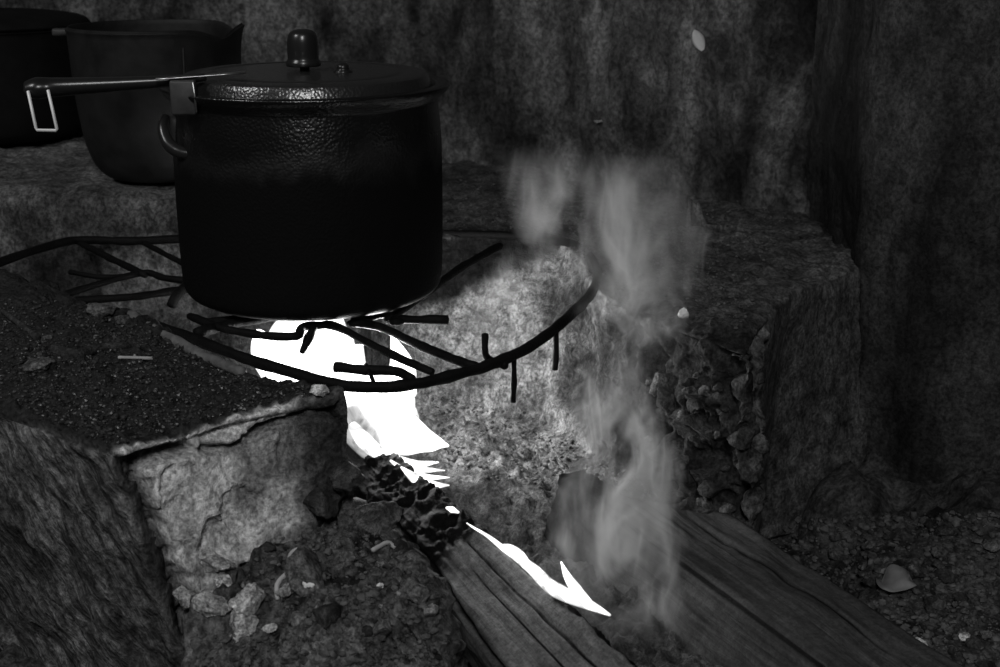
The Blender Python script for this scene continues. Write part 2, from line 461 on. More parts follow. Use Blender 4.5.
wr = loft('wall_right', wall_levels([rp(*q)[:2] for q in [(.362, 1.60), (.362, 1.47), (.372, 1.37), (.42, 1.33), (.60, 1.28), (1.0, 1.22)]], [-.34, .1, .5, 1.2], .3),
          M_wallR, res=.005, smooth=3, disp=right_disp, cf=lambda i: 1 if i < 5 else 8, rf=lambda i: 1 if i < 2 else 6)
struct(wr)
# floor
gx = np.arange(-1.4, 1.2, .009); gy = np.arange(.35, 2.5, .009)
X, Y = np.meshgrid(gx, gy); Pf = np.stack([X, Y, np.full_like(X, -.27)], 2).reshape(-1, 3)
dz = .012*fbm(Pf, 6, 4, 21)+.006*np.abs(fbm(Pf, 40, 4, 25))
dz += .05*sst(Pf[:, 1], 1.1, 1.4)*sst(Pf[:, 0], .2, .5)*1.0      # spoil banked against the wall
dz += .03*fbm(Pf, 14, 3, 71)*sst(Pf[:, 0], .2, .35)+.03*sst(Pf[:, 0], .28, .42)*sst(Pf[:, 1], 1.2, 1.4)
Pf2 = Pf.copy(); Pf2[:, 2] += dz
def floor_z(x, y):
    j = int(np.clip(round((x+1.4)/.009), 0, len(gx)-1)); i = int(np.clip(round((y-.35)/.009), 0, len(gy)-1))
    return Pf2[i*len(gx)+j, 2]
struct(mesh_obj('floor', Pf2, grid_faces(len(gy), len(gx), False), M_floor))

# ================================================================== CLAY STOVE
stove = thing('clay_stove', 'low earthen wood stove of sooty clay with broken plastered end, built against the wall', 'stove', (-.1, 1.3, -.27))

# ---- left cheek wall of the firebox, its broken end towards the camera
top = [az(-160, 420), az(-40, 400), az(40, 425), az(78, 440), az(110, 450), az(165, 435), az(230, 415), az(300, 402), az(343, 395),
       az(318, 387), az(250, 368), az(190, 345), az(130, 318), az(60, 292), az(0, 272), az(-90, 255), az(-260, 250), az(-330, 320)]
low = [az(-160, 470, -.02), None]
def zl(px, py, z): return az(px, py, z)
base_xy = [(-.72, 1.14), (-.52, 1.07), (-.36, .985), (-.29, .945), (-.222, .935), (-.20, .955), (-.17, .975), (-.14, 1.0), (-.118, 1.03),
           (-.135, 1.07), (-.20, 1.13), (-.26, 1.18), (-.35, 1.25), (-.43, 1.33), (-.50, 1.40), (-.60, 1.48), (-.80, 1.55), (-.85, 1.3)]
cen = rp(-.36, 1.13)
tp = np.array(top)
def lerp(a, b, t): return a*(1-t)+b*t
bx = np.array([rp(x, y, -.27) for x, y in base_xy])
lv = [lerp(cen, tp, .04)+[0, 0, .004], lerp(cen, tp, .5)+[0, 0, .004], lerp(cen, tp, .9)+[0, 0, .001], tp+[0, 0, -.004],
      lerp(tp, bx, .06), lerp(tp, bx, .35), lerp(tp, bx, .7), bx]
PL = [(150, 476), (178, 460), (240, 452), (275, 428), (318, 412), (338, 420), (345, 470), (338, 525), (300, 548), (262, 556), (240, 566), (245, 590), (235, 625), (205, 612), (192, 585), (172, 545), (158, 505)]
LIP = [(112, 452), (150, 436), (200, 424), (225, 413), (285, 404), (342, 396), (335, 410), (280, 425), (235, 446), (205, 452), (190, 440), (150, 452), (122, 458)]
def left_disp(P, N):
    q = topx(P); up = N[:, 2]
    topm = sst(up, .5, .8)
    leftf = sst(-N[:, 0]*.8-N[:, 1]*.3, .25, .6)*(1-topm)            # brushed outer face
    endf = (1-topm)*(1-leftf)*(P[:, 1] < 1.06)*(N[:, 1] < .1)
    d = .006*fbm(P, 9, 3, 51)+.003*fbm(P, 40, 3, 52)
    # raked strokes running down and to the right across the outer face
    t = (q[:, 0]*.86-q[:, 1]*.5)
    brush = vnoise(np.stack([t/9.+1.5*vnoise(P*9, 7), q[:, 1]/80., np.zeros(len(P))], 1), 5)+.6*vnoise(np.stack([t/4., q[:, 1]/45., np.ones(len(P))], 1), 6)
    d += leftf*.0032*brush
    d += topm*(.004*np.abs(fbm(P, 70, 4, 55))+.002*ridged(P, 160, 2, 56))
    wob = 5*fbm(P, 45, 3, 60)
    pl = sst(polydist(q, PL)+wob, -2, 3)*endf
    lip = sst(polydist(q, LIP)+wob*.6, -2, 4)*(1-leftf)*(P[:, 1] < 1.06)
    d -= endf*.016*(1-pl)*(1-lip)
    # shallow flaked-off scabs in the plaster coat
    for cx, cy, rx, ry, dep in ((245, 512, 20, 24, .004), (255, 462, 30, 22, .003), (214, 545, 12, 26, .004), (298, 450, 18, 28, .004), (185, 492, 20, 30, .002)):
        e = np.hypot((q[:, 0]-cx)/rx, (q[:, 1]-cy)/ry)+.16*fbm(P, 55, 3, 63)
        d -= pl*dep*1.6*(1-sst(e, .93, 1.0))+pl*.004*np.exp(-((e-1)/.05)**2)
    d -= pl*.0025*sst(fbm(P, 30, 4, 66), .25, .45)
    d -= endf*(1-pl)*.007*ridged(P, 45, 4, 67)
    dark = sst(q[:, 0]+10*fbm(P, 30, 3, 61), 280, 322)  # end face coloured darker toward its right side
    ash = topm*(1-lip)
    soot_shade = np.clip(endf*dark*.8*(1-lip*.5)+(1-topm)*(1-leftf)*(1-endf)*.35+leftf*.35*sst(fbm(P*[1, 1, .5], 16, 3, 68), .1, .6), 0, 1)
    mid = endf*.55*sst(fbm(P, 24, 4, 69)+.9-(q[:, 0]-160)/160., -.1, .4)
    return d, {'raked': leftf, 'stroke': t/5.5+1.2*vnoise(P*9, 7), 'along': q[:, 1]/38., 'plaster': np.clip(np.maximum(pl*(.35+.65*mid/.55)*(1-dark*.7), lip*.8*(1-dark)), 0, 1), 'ash': ash, 'soot_shade': soot_shade}
left_wall = loft('firebox_wall', lv, M_clay, stove, res=.003, smooth=4, disp=left_disp, flip=True, cf=lambda i: 1 if i < 13 else 5)

# ---- right cheek / counter
rt = [az(428, 236), az(500, 236), az(562, 238), az(585, 262), az(603, 292), az(640, 312), az(700, 335), az(748, 352), az(758, 330), az(790, 292), az(872, 264), az(930, 240),
      rp(.62, 1.42), rp(.62, 1.75), rp(.2, 1.84), rp(-.1, 1.96), rp(-.18, 1.8), rp(-.16, 1.6)]
rb = [(-.11, 1.46), (-.03, 1.40), (.03, 1.32), (.07, 1.26), (.11, 1.21), (.16, 1.17), (.21, 1.15), (.245, 1.155), (.25, 1.24), (.27, 1.29), (.385, 1.34), (.46, 1.38),
      (.62, 1.36), (.62, 1.75), (.2, 1.84), (-.1, 1.96), (-.18, 1.8), (-.17, 1.6)]
rt = np.array(rt); rb = np.array([rp(x, y, -.27) for x, y in rb]); rc = rp(.2, 1.55)
lvR = [lerp(rc, rt, .05), lerp(rc, rt, .5), lerp(rc, rt, .92), rt+[0, 0, -.004], lerp(rt, rb, .06), lerp(rt, rb, .4), lerp(rt, rb, .75), rb]
def right_cheek_disp(P, N):
    q = topx(P); up = N[:, 2]; topm = sst(up, .5, .85)
    d = .006*fbm(P, 8, 3, 81)+.0025*fbm(P, 40, 4, 82)
    inner = (1-topm)*sst(-N[:, 0]*.6-N[:, 1]*.5, .2, .5)*(P[:, 0] < .12)
    # brick courses showing through the clay inside
    d += inner*(.0016*ridged(P*[1, 1, 2.2], 55, 3, 95)+.0011*fbm(P, 150, 2, 96))+inner*.0009*np.sin(P[:, 2]*2*math.pi/.013+2.5*fbm(P, 9, 2, 83)+P[:, 0]*20)*sst(q[:, 1], 430, 380)
    band = sst(q[:, 1]-(375+.45*(q[:, 0]-430))+10*fbm(P, 20, 3, 84), 0, 14)*(1-topm)*(P[:, 0] < .2)
    d += band*(.012*np.abs(fbm(P, 55, 4, 85))+.004*ridged(P, 90, 3, 97)+.008)
    broken = (1-topm)*sst(P[:, 0]+.03*fbm(P, 14, 3, 86), .105, .14)*(1-sst(P[:, 0], .235, .25))
    d += broken*(.016*ridged(P, 26, 3, 87)-.016)
    d += topm*(.003*np.abs(fbm(P, 60, 4, 88))+.004*fbm(P*[1, 2.5, 1], 14, 3, 89))
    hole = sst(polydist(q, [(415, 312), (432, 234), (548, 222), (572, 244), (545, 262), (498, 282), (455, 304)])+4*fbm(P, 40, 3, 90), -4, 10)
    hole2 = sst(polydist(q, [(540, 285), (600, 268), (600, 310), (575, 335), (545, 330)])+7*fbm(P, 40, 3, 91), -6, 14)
    broken_end_shade = sst(polydist(q, [(585, 300), (640, 320), (760, 350), (752, 560), (700, 540), (600, 470), (560, 400)])+12*fbm(P, 30, 3, 92), -10, 20)  # shade on the broken wall end painted into the clay colour
    soot_shade = np.clip(np.maximum(hole, .75*hole2)+broken_end_shade*.8*(P[:, 2] < 0)+topm*.25*sst(fbm(P, 18, 3, 93), -.1, .4), 0, 1)
    smooth_face = (P[:, 0] > .245)*(1-topm)
    return d*(1-.4*smooth_face), {'ash': np.clip(smooth_face*.7+topm*.75+broken*.5, 0, 1), 'soot_shade': soot_shade}  # smooth face and broken end toned darker along with the ashy top
loft('firebox_wall', lvR, M_clayR, stove, res=.003, smooth=3, disp=right_cheek_disp, flip=True, cf=lambda i: 1 if i < 11 else 7)

# ---- raised ledge behind, where the other pots stand
ZL = .05
def led(P, N):
    q = topx(P); topm = sst(N[:, 2], .5, .85)
    d = .007*fbm(P, 8, 3, 101)+.003*fbm(P, 35, 4, 102)
    soot_shade = np.maximum(sst(polydist(q, [(20, 235), (115, 240), (105, 310), (30, 300)])+8*fbm(P, 25, 3, 103), -8, 12), .5*sst(polydist(q, [(40, 205), (90, 185), (130, 200), (200, 215), (200, 240), (60, 240)])+10*fbm(P, 25, 3, 103), -10, 15))  # two blotchy patches of the ledge coloured darker
    return d, {'soot_shade': soot_shade*.9}
fl = [(-1.3, 1.56), (-.8, 1.53), (-.45, 1.50), (-.30, 1.49), (-.22, 1.50), (-.16, 1.52)]
bk = [(-.15, 1.62), (-.15, 1.98), (-.6, 2.02), (-1.3, 2.06)]
def lev(z, dy, sh=1.):
    c = np.array([-.6, 1.78]); L = []
    for x, y in fl+bk:
        p = np.array([x, y+(dy if (x, y) in fl else 0)]); p = c+(p-c)*sh; p = rp(p[0], p[1], 0); L.append((p[0], p[1], z))
    return L
loft('back_ledge', [lev(ZL+.002, 0, .05), lev(ZL+.002, 0, .6), lev(ZL, 0, .95), lev(ZL-.006, 0), lev(-.02, -.005), lev(-.15, -.01), lev(-.30, -.02)],
     M_ledge, stove, res=.006, smooth=3, disp=led, flip=True)
# ---- bed of ash on the firebox floor
gx2 = np.arange(-.62, .2, .0042); gy2 = np.arange(.9, 1.70, .0042)
X, Y = np.meshgrid(gx2, gy2); Pa = np.stack([X, Y, np.full_like(X, -.235)], 2).reshape(-1, 3)
Pa[:, 2] += .01*fbm(Pa, 9, 4, 111)+.010*np.abs(fbm(Pa, 50, 4, 112))+.004*ridged(Pa, 80, 2, 113)+.035*sst(Pa[:, 1], 1.2, 1.5)
m2, n2 = len(gy2), len(gx2); qa = topx(Pa)
sa = sst(qa[:, 1]+14*fbm(Pa, 25, 3, 115)-.25*(qa[:, 0]-450), 462, 500)  # bed coloured darker toward its near side
mesh_obj('ash_bed', Pa, grid_faces(m2, n2, False), M_clayR, stove, attrs={'ash': np.clip(.5*sa, 0, 1), 'soot_shade': sa*.6})

# ================================================================== RUBBLE HEAP at the broken end
hx = [(-.235, .80), (-.19, .70), (-.08, .66), (-.01, .70), (-.022, .80), (-.03, .86), (-.045, .94), (-.075, 1.0), (-.115, 1.06), (-.15, 1.03), (-.19, 1.0), (-.225, .97), (-.245, .90)]
hb = np.array([rp(x, y, -.20)*[1, 1, 0]+[0, 0, -.29] for x, y in hx]); hcen = rp(-.125, .93, -.115)
def ztop(x, y): return -.125
tt = []
for i, (x, y) in enumerate(hx):
    z = -.12
    if y < .86: z = -.19
    tt.append(rp(lerp(x, -.125, .12), lerp(y, .92, .12), z))
tt = np.array(tt); tt[8, 2] = -.10; tt[9:12, 2] = -.12
hl = [lerp(hcen, tt, .04), lerp(hcen, tt, .5)+[0, 0, .004], lerp(hcen, tt, .9), tt+[0, 0, -.012], lerp(tt, hb, .5), hb]
def heap_disp(P, N):
    q = topx(P)
    d = .010*fbm(P, 14, 3, 121)+.008*ridged(P, 38, 4, 122)+.003*ridged(P, 110, 3, 123)
    m = sst(q[:, 1]+20*fbm(P, 20, 3, 124)-.2*(q[:, 0]-200), 560, 620)
    return d, {'plaster': m*.08}
heap = loft('rubble_heap', hl, M_heap, None, res=.004, smooth=4, disp=heap_disp, flip=True)
tag(heap, 'mound of crumbled clay heaped below the broken end of the stove wall', 'rubble'); recentre(heap)

# --------- surfaces for resting things: BVH of the finished masses
from mathutils.bvhtree import BVHTree
bpy.context.view_layer.update()
def world_bvh(obs):
    V = []; Fc = []; o = 0
    for ob in obs:
        mw = ob.matrix_world; vs = [mw@v.co for v in ob.data.vertices]; V += vs
        Fc += [tuple(i+o for i in p.vertices) for p in ob.data.polygons if len(p.vertices) < 10]; o += len(vs)
    return BVHTree.FromPolygons(V, Fc)
ground = [o for o in bpy.data.objects if o.type == 'MESH' and o.name.split('.')[0] in ('wall_back', 'wall_right', 'floor', 'firebox_wall', 'back_ledge', 'ash_bed', 'rubble_heap')]
BV = world_bvh(ground)
def hit(px, py):
    """where the line of sight through a photo point meets the clay"""
    d = Vector(ray(px, py)); l, n, i, t = BV.ray_cast(Vector((0, 0, H)), d.normalized())
    return (np.array(l), np.array(n)) if l is not None else (None, None)
def drop(x, y, z0=.3):
    l, n, i, t = BV.ray_cast(Vector((x, y, z0)), Vector((0, 0, -1)))
    return (l.z, np.array(n)) if l is not None else (None, None)

# ================================================================== GRIT (uncountable)
def grit(name, label, cat, polys, count, smin, smax, mat, seed, parent=None):
    rg = np.random.RandomState(seed); gs = []; tries = 0
    t = (1+5**.5)/2
    ico = np.array([(-1, t, 0), (1, t, 0), (-1, -t, 0), (1, -t, 0), (0, -1, t), (0, 1, t), (0, -1, -t), (0, 1, -t), (t, 0, -1), (t, 0, 1), (-t, 0, -1), (-t, 0, 1)])/1.9
    icf = [(0, 11, 5), (0, 5, 1), (0, 1, 7), (0, 7, 10), (0, 10, 11), (1, 5, 9), (5, 11, 4), (11, 10, 2), (10, 7, 6), (7, 1, 8), (3, 9, 4), (3, 4, 2), (3, 2, 6), (3, 6, 8), (3, 8, 9), (4, 9, 5), (2, 4, 11), (6, 2, 10), (8, 6, 7), (9, 8, 1)]
    lo = np.min([np.min(p, 0) for p in polys], 0); hi = np.max([np.max(p, 0) for p in polys], 0)
    while len(gs) < count and tries < count*12:
        tries += 1
        q = lo+(hi-lo)*rg.rand(2)
        if max(polydist(q[None], p)[0] for p in polys) < 0: continue
        l, n = hit(*q)
        if l is None: continue
        if n[2] < .05 and rg.rand() > .25: continue
        s = smin*(smax/smin)**(rg.rand()**2.2)
        V = ico*(.7+.6*rg.rand(12, 1))*[1, .6+.6*rg.rand(), .4+.5*rg.rand()]
        gs.append(((V@rotz(rg.rand()*6).T)*s*.5+l+n*s*.12, icf))
    V, Fc = join_geo(gs); o = mesh_obj(name, V, Fc, mat, None, smooth=False)
    tag(o, label, cat, kind='stuff'); recentre(o); return o
grit('ash_grit', 'black ash and charcoal crumbs strewn over the top of the left stove wall', 'ash',
     [[(0, 300), (60, 300), (130, 322), (200, 355), (250, 375), (330, 392), (230, 413), (112, 445), (0, 398)]], 3800, .0012, .0055, M_grit_dark, 1)
grit('clay_grit', 'crumbs of clay scattered over the mound under the broken stove end', 'grit',
     [[(255, 545), (350, 520), (440, 575), (455, 667), (190, 667), (230, 620)]], 1500, .0015, .008, M_grit_light, 2)
grit('clay_grit', 'loose earth and litter spread on the ground at the foot of the right wall', 'grit',
     [[(730, 545), (800, 520), (1000, 510), (1000, 667), (880, 667), (780, 590)]], 2200, .002, .011, M_grit_light, 3)
grit('clay_grit', 'fine gravelly dust on the stove counter behind the pressure cooker', 'grit',
     [[(445, 175), (560, 165), (740, 200), (790, 220), (740, 330), (640, 300), (600, 280), (560, 232), (445, 232)]], 1300, .0012, .005, M_grit_light, 4)
grit('clay_grit', 'clay crumbs caught on the lit slope inside the firebox', 'grit',
     [[(430, 395), (520, 410), (640, 480), (680, 540), (600, 500), (450, 470)]], 1500, .0012, .0065, M_grit_light, 5)

# ================================================================== STONES AND CHIPS (one object each)
def stone(px, py, s, mat, label, seed, group=None, flat=1., name='clay_lump', cat='lump', sink=.25):
    s = s*(1.12 if name == 'plaster_chunk' else 1.3); l, n = hit(px, py)
    if l is None: l = az(px, py, -.25); n = np.array([0, 0, 1.])
    V, f = rock_geo(l+n*s*(.5-sink), s, seed, 4, flat=flat); o = mesh_obj(name, V, f, mat); tag(o, label, cat, group); return recentre(o)
stone(210, 560, .0145, M_stone_light, 'pale plaster lump wedged at the upper left of the chunk cluster on the stove end', 11, name='plaster_chunk', cat='chunk')
stone(188, 592, .013, M_stone_light, 'pale plaster lump at the lower left edge beside the raked outer face', 12, name='plaster_chunk', cat='chunk')
stone(208, 606, .0150, M_stone_light, 'pale faceted plaster lump below the dark crack at the foot of the stove end', 13, name='plaster_chunk', cat='chunk')
stone(226, 583, .009, M_stone_light, 'small rounded pale lump in the dark gap between the larger chunks', 14, name='plaster_chunk', cat='chunk')
stone(250, 600, .0135, M_stone_light, 'pale oblong plaster lump topmost of the pair lying on the clay mound', 15, name='plaster_chunk', cat='chunk', flat=.8)
stone(240, 625, .0145, M_stone_light, 'pale wedge shaped plaster lump lower of the pair on the clay mound', 16, name='plaster_chunk', cat='chunk')
stone(269, 629, .005, M_stone_light, 'tiny pale chip just right of the wedge shaped lump', 17, name='plaster_chunk', cat='chunk')
stone(320, 392, .0075, M_stone_light, 'pale pebble on the lip of the stove wall under the grate rim', 18, name='pebble', cat='stone')
stone(45, 366, .013, M_stone_mid, 'flat grey wood chip lying in the ash on the left wall top', 19, flat=.4, name='wood_chip', cat='chip')
stone(104, 312, .013, M_stone_mid, 'grey clay lump beside the upper end of the stick on the wall top', 20, flat=.6)
stone(122, 323, .0065, M_stone_mid, 'small round grey lump in front of the stick end', 21)
stone(48, 340, .005, M_stone_mid, 'small pale crumb at the end of the thin dark twig', 22, name='pebble', cat='stone')
stone(375, 525, .017, M_stone_mid, 'rounded clay lump leaning against the charred end of the front log', 23)
stone(342, 478, .014, M_stone_dark, 'dark clay lump high on the broken edge above the log end', 24)
stone(318, 500, .015, M_stone_dark, 'dark clay lump set in the broken edge below the grate', 25)
stone(310, 572, .016, M_stone_mid, 'dull clay lump beside the bent straw on the mound', 26)
stone(350, 560, .008, M_stone_mid, 'small knobbly lump near the middle of the mound', 27)
stone(415, 595, .010, M_stone_mid, 'clay lump at the right edge of the mound next to the log', 28)
stone(312, 583, .004, M_white, 'white crumb beside the dull lump on the mound', 29, name='pebble', cat='stone')
stone(376, 585, .0045, M_white, 'white crumb at the right of the mound near the log', 30, name='pebble', cat='stone')
stone(683, 316, .0055, M_white, 'white pebble on the sooty counter edge right of the smoke', 31, name='pebble', cat='stone')
stone(600, 121, .007, M_stone_light, 'pale flat chip low on the back wall above the smoke', 32, flat=.4, name='pebble', cat='stone')
brk = [(668, 400, .020, 'dark clay clod topmost in the collapsed end of the right firebox wall'),
       (700, 425, .022, 'rounded clod at the right of the collapsed wall end'),
       (672, 455, .020, 'pitted clod in the middle of the collapsed wall end'),
       (705, 478, .018, 'clod with a hollow under it low in the collapsed wall end'),
       (668, 498, .014, 'small clod at the foot of the collapsed wall end by the back log'),
       (725, 520, .014, 'knobbly clod where the collapsed wall meets the ground')]
for k, (x, y, s, lb) in enumerate(brk): stone(x, y, s, M_stone_dark, lb, 40+k, sink=.75, name='clay_clod', cat='clod')
gr = [(868, 547, .007, M_stone_mid, 'small pale stone above the broken pot shard on the right ground'),
      (912, 572, .013, M_stone_mid, 'grey stone behind the crumpled leaf at the lower right'),
      (838, 556, .009, M_stone_mid, 'squat stone left of the small pale stone on the right ground'),
      (920, 648, .008, M_stone_light, 'pale stone near the bottom edge of the right ground'),
      (940, 606, .008, M_stone_mid, 'flat grey stone right of the crumpled leaf'),
      (870, 600, .013, M_stone_dark, 'dark stone left of the crumpled leaf'),
      (800, 575, .011, M_stone_dark, 'dark stone beside the far log edge on the right ground'),
      (965, 640, .006, M_stone_light, 'tiny pale stone nearest the lower right corner')]
for k, (x, y, s, mt, lb) in enumerate(gr): stone(x, y, s, mt, lb, 60+k, flat=.7, name='ground_stone', cat='stone')

# twigs, straws, leaves
def twig(pts, r, mat, label, name='twig', cat='stick', lift=.4, rough=.25, on=None):
    P = []
    for q in pts:
        if on is not None: P.append(az(q[0], q[1], on)); continue
        l, n = hit(*q); P.append(l+n*r*lift if l is not None else az(*q, -.2))
    rm = r if np.isscalar(r) else max(r)
    o = tube(name, P, r, mat, None, n=8, rough=rough, seed=3); tag(o, label, cat); return recentre(o)
st = tube('stick', [az(128, 314, .006), az(165, 335, .005), az(205, 357, .004), az(243, 372, .002)], [.0045, .0042, .005, .0042], M_twig, None, n=10, rough=.25, seed=4)
tag(st, 'pale straight stick lying on the ash beside the grate rim', 'stick'); recentre(st)
twig([(3, 312), (20, 325), (38, 339)], .0028, M_stone_dark, 'thin dark twig lying in the ash at the left frame edge')
twig([(55, 350), (75, 356), (100, 350), (130, 347)], .0045, M_stone_dark, 'charred twig curved through the ash left of the stick')
twig([(120, 360), (154, 361)], .0016, M_straw, 'short pale straw in the ash below the stick', 'straw', 'straw', 2.5)
twig([(277, 598), (279, 585), (286, 572), (292, 555), (300, 548)], .0018, M_straw, 'bent pale straw standing in the dark gap of the mound', 'straw', 'straw', 1)
twig([(373, 552), (385, 543), (395, 548)], .0018, M_straw, 'short curled pale straw on the mound near the log', 'straw', 'straw', 1)
def leaf(px, py, L, W, ang, label, lean=.0, curl=.25, mat=None, crumple=0):
    l, n = hit(px, py)
    n = n/np.linalg.norm(n)
    t = np.array([math.cos(ang), 0, math.sin(ang)]) if abs(n[2]) < .6 else np.array([math.cos(ang), math.sin(ang), 0])
    t = t-n*(t@n); t /= np.linalg.norm(t); b = np.cross(n, t)
    V = []; nu, nv = 13, 7
    for s in (1, -1):
        for i in range(nu):
            u = i/(nu-1)
            wd = W*(math.sin(math.pi*min(1, u*1.02))**.7)+.0002
            for j in range(nv):
                v = j/(nv-1)*2-1
                V.append(l+n*(.0015+lean+crumple*vnoise(np.array([[u*3.1, v*1.3, ang]]), 5)[0]+.0004*s+curl*wd*v*v+.12*L*(u-.5)**2)+t*(u-.5)*L+b*v*wd*.5)
    V = np.array(V); f = grid_faces(nu, nv, False); g = [tuple(reversed([i+nu*nv for i in q])) for q in f]
    sd = []
    for i in range(nu-1):
        for j in (0, nv-1):
            a, c = i*nv+j, (i+1)*nv+j; sd.append((a, c, c+nu*nv, a+nu*nv))
    o = mesh_obj('dry_leaf', V, f+g+sd, mat or M_leaf); tag(o, label, 'leaf'); return recentre(o)
leaf(700, 40, .030, .022, -1.0, 'pale oval leaf stuck on the sooty back wall', curl=.05, mat=simple('pale_leaf', .45, .8, 0, .2, var=.15))
leaf(903, 590, .040, .030, -.6, 'crumpled dry leaf lying on the ground at lower right', lean=.010, crumple=.009)
leaf(886, 572, .014, .006, .1, 'small narrow dry leaf just above the crumpled one')
leaf(944, 578, .022, .007, .1, 'narrow dry leaf on the ground right of the crumpled one')

# ================================================================== GRATE
grate = thing('fire_grate', 'round grate of bent blackened iron rods spanning the fire under the pressure cooker', 'grate', (-.187, 1.317, -.002))
def rod(name, pts, r=.0046, z=-.002, rough=.18, seed=0, k=6, flat=(1, 1)):
    P = [az(p[0], p[1], (p[2] if len(p) > 2 else z)-.003) for p in pts]
    return tube(name, P, np.asarray(r)*.86, M_iron, grate, n=10, rough=rough, seed=seed, k=k, flat=flat)
rod('rim', [(-190, 330), (-120, 295), (-30, 271), (0, 262), (60, 243), (90, 240), (130, 241), (180, 239), (250, 238), (340, 236), (430, 234), (520, 236), (575, 245), (597, 268), (592, 292), (570, 315), (540, 340), (510, 357), (480, 368), (440, 379), (400, 386), (360, 387), (330, 383), (290, 372), (250, 360), (215, 347), (180, 334, -.004), (140, 320, -.014), (110, 310, -.024)],
    .0056, .004, k=5)
rod('bar', [(50, 300), (95, 285), (143, 273), (165, 278), (200, 282), (260, 285)], .0042, .001)
rod('bar', [(78, 242), (110, 258), (145, 275)], .0044, .001)
rod('bar', [(140, 241), (165, 254), (200, 272)], .0036, .001)
rod('bar', [(70, 272), (100, 277), (125, 276)], .003, .002)
rod('bar', [(35, 304), (90, 300), (140, 296), (190, 288)], .0045, .0)
rod('hook', [(200, 278), (188, 284), (178, 293), (171, 306, -.008)], .0058, .002)
rod('bar', [(190, 316), (215, 326), (240, 332), (270, 336), (297, 336), (301, 328), (318, 325), (338, 327), (380, 349), (432, 372)], .0044, .001, k=4)
rod('bar', [(196, 333), (240, 322), (300, 312)], .0055, .0)
rod('bar', [(205, 322), (250, 316), (330, 300)], .004, .001)
rod('hook', [(315, 326), (309, 338, -.004), (302, 352, -.012)], [.0035, .005, .003], .0)
rod('bracket', [(352, 324), (368, 317), (386, 315), (398, 322)], .0075, .001, flat=(1.1, .55))
rod('bar', [(352, 322), (380, 327), (430, 350), (476, 367)], .005, .001)
rod('bar', [(388, 320), (430, 290), (470, 262), (500, 246)], .0052, .001)
rod('bar', [(392, 319), (448, 320)], .0046, .001)
rod('bar', [(335, 367), (365, 370), (395, 371), (412, 379)], [.0052, .005, .0045, .0045], .0)
rod('tie_wire', [(366, 365), (372, 378), (374, 384)], .002, .001)
rod('hook', [(505, 366), (488, 358), (485, 350, .01), (485, 335, .02)], .0038, .001)
rod('drop_rod', [(556, 333), (556, 350, -.012), (555, 370, -.028)], .003, .0)  # thin dark rods hanging below the rim
rod('drop_rod', [(514, 360), (514, 380, -.018), (513, 402, -.038)], .003, .0)

# ================================================================== PRESSURE COOKER
PC = np.array([-.1825, 1.322, .003])
cook = thing('pressure_cooker', 'tall black pressure cooker with domed weight on its lid, standing on the fire grate', 'pressure cooker', PC)
prof = fine([(0, .004), (.06, .003), (.10, 0.0015)], 3)+fine([(.112, .003), (.1215, .009), (.1255, .022), (.1268, .07), (.127, .12), (.1267, .150), (.1254, .170), (.1238, .185), (.1235, .189)], 4)+\
       fine([(.1245, .1905), (.128, .194), (.1325, .198), (.1352, .202), (.1345, .2045), (.129, .205), (.123, .2045)], 3)+[(.122, .19), (.121, .17), (.120, .06), (.106, .012), (0, .010)]
lathe('body', prof, PC, M_pot, cook, 96)
lp = [(0, .196), (.114, .196), (.118, .198)]+fine([(.1183, .201), (.1175, .204), (.1148, .2115), (.1125, .2138), (.106, .2148), (.098, .2151)], 5)+[(.096, .2139), (.09, .2139)]+fine([(.088, .2149), (.06, .2154), (.03, .2156), (.012, .2157), (0, .2157)], 3)
lid = lathe('lid', lp, PC, M_lid, cook, 96)
lc = PC+[0, 0, .2157]
lathe('weight_stem', [(.0045, -.002), (.0045, .004), (.007, .004), (.007, .007), (.004, .008), (.004, .014)], lc+[-.001, 0, 0], M_steel, cook, 24)
kc = lc+[-.002, 0, .0045]
lathe('pressure_weight', [(.003, 0), (.0158, 0), (.0166, .0015), (.0162, .004), (.0148, .006)]+fine([(.0145, .007), (.0145, .019), (.0138, .026), (.0115, .031), (.006, .0335), (0, .034)], 4), kc, M_plast, cook, 40)
vc = PC+[.036, -.01, .2147]
lathe('safety_valve', [(.009, 0), (.009, .002), (.006, .003)]+fine([(.006, .004), (.0055, .007), (.003, .009), (0, .0095)], 3), vc, M_steel if False else M_plast, cook, 24)
# long upper handle
hp = [ay(205, 77, 1.235), ay(170, 81, 1.24), ay(120, 84, 1.25), ay(60, 87, 1.26), ay(38, 88, 1.258), ay(27, 90, 1.257)]
hd = tube('handle', hp, [.004, .006, .0075, .010, .0115, .009], M_plast, cook, n=16, k=6, flat=(1.1, .85))
tube('hanging_loop', [ay(28, 91, 1.245), ay(36, 128, 1.245), ay(37, 130, 1.245), ay(56, 130.5, 1.245), ay(57, 129, 1.245), ay(48, 90, 1.245)], .0015, M_wire, hd, n=8, k=1, smoothpath=False)
a_, b_ = ay(156, 79, 1.225), ay(245, 72.5, 1.245)
tube('lid_strap', [a_, lerp(a_, b_, .5), b_], .0022, M_steel, cook, n=8, flat=(2.4, .5), k=2)
V, f = boxgeo(ay(184, 97, 1.228), (.022, .016, .030), rotz(.1)); mesh_obj('handle_bracket', V, f, M_tin, cook)
tube('latch_edge', [ay(193, 82, 1.216), ay(196.5, 112, 1.216)], .0009, M_steel, cook, n=6, k=1)
V, f = boxgeo(ay(181, 133, 1.28), (.020, .020, .034), rotz(.3), .3); mesh_obj('ear', V, f, M_tin, cook)
tube('side_grip', [ay(166, 116, 1.27), ay(163, 128, 1.262), ay(168, 143, 1.255), ay(180, 152, 1.25), ay(195, 155, 1.245)], [.0035, .005, .006, .006, .004], M_plast, cook, n=12, flat=(1, 1))

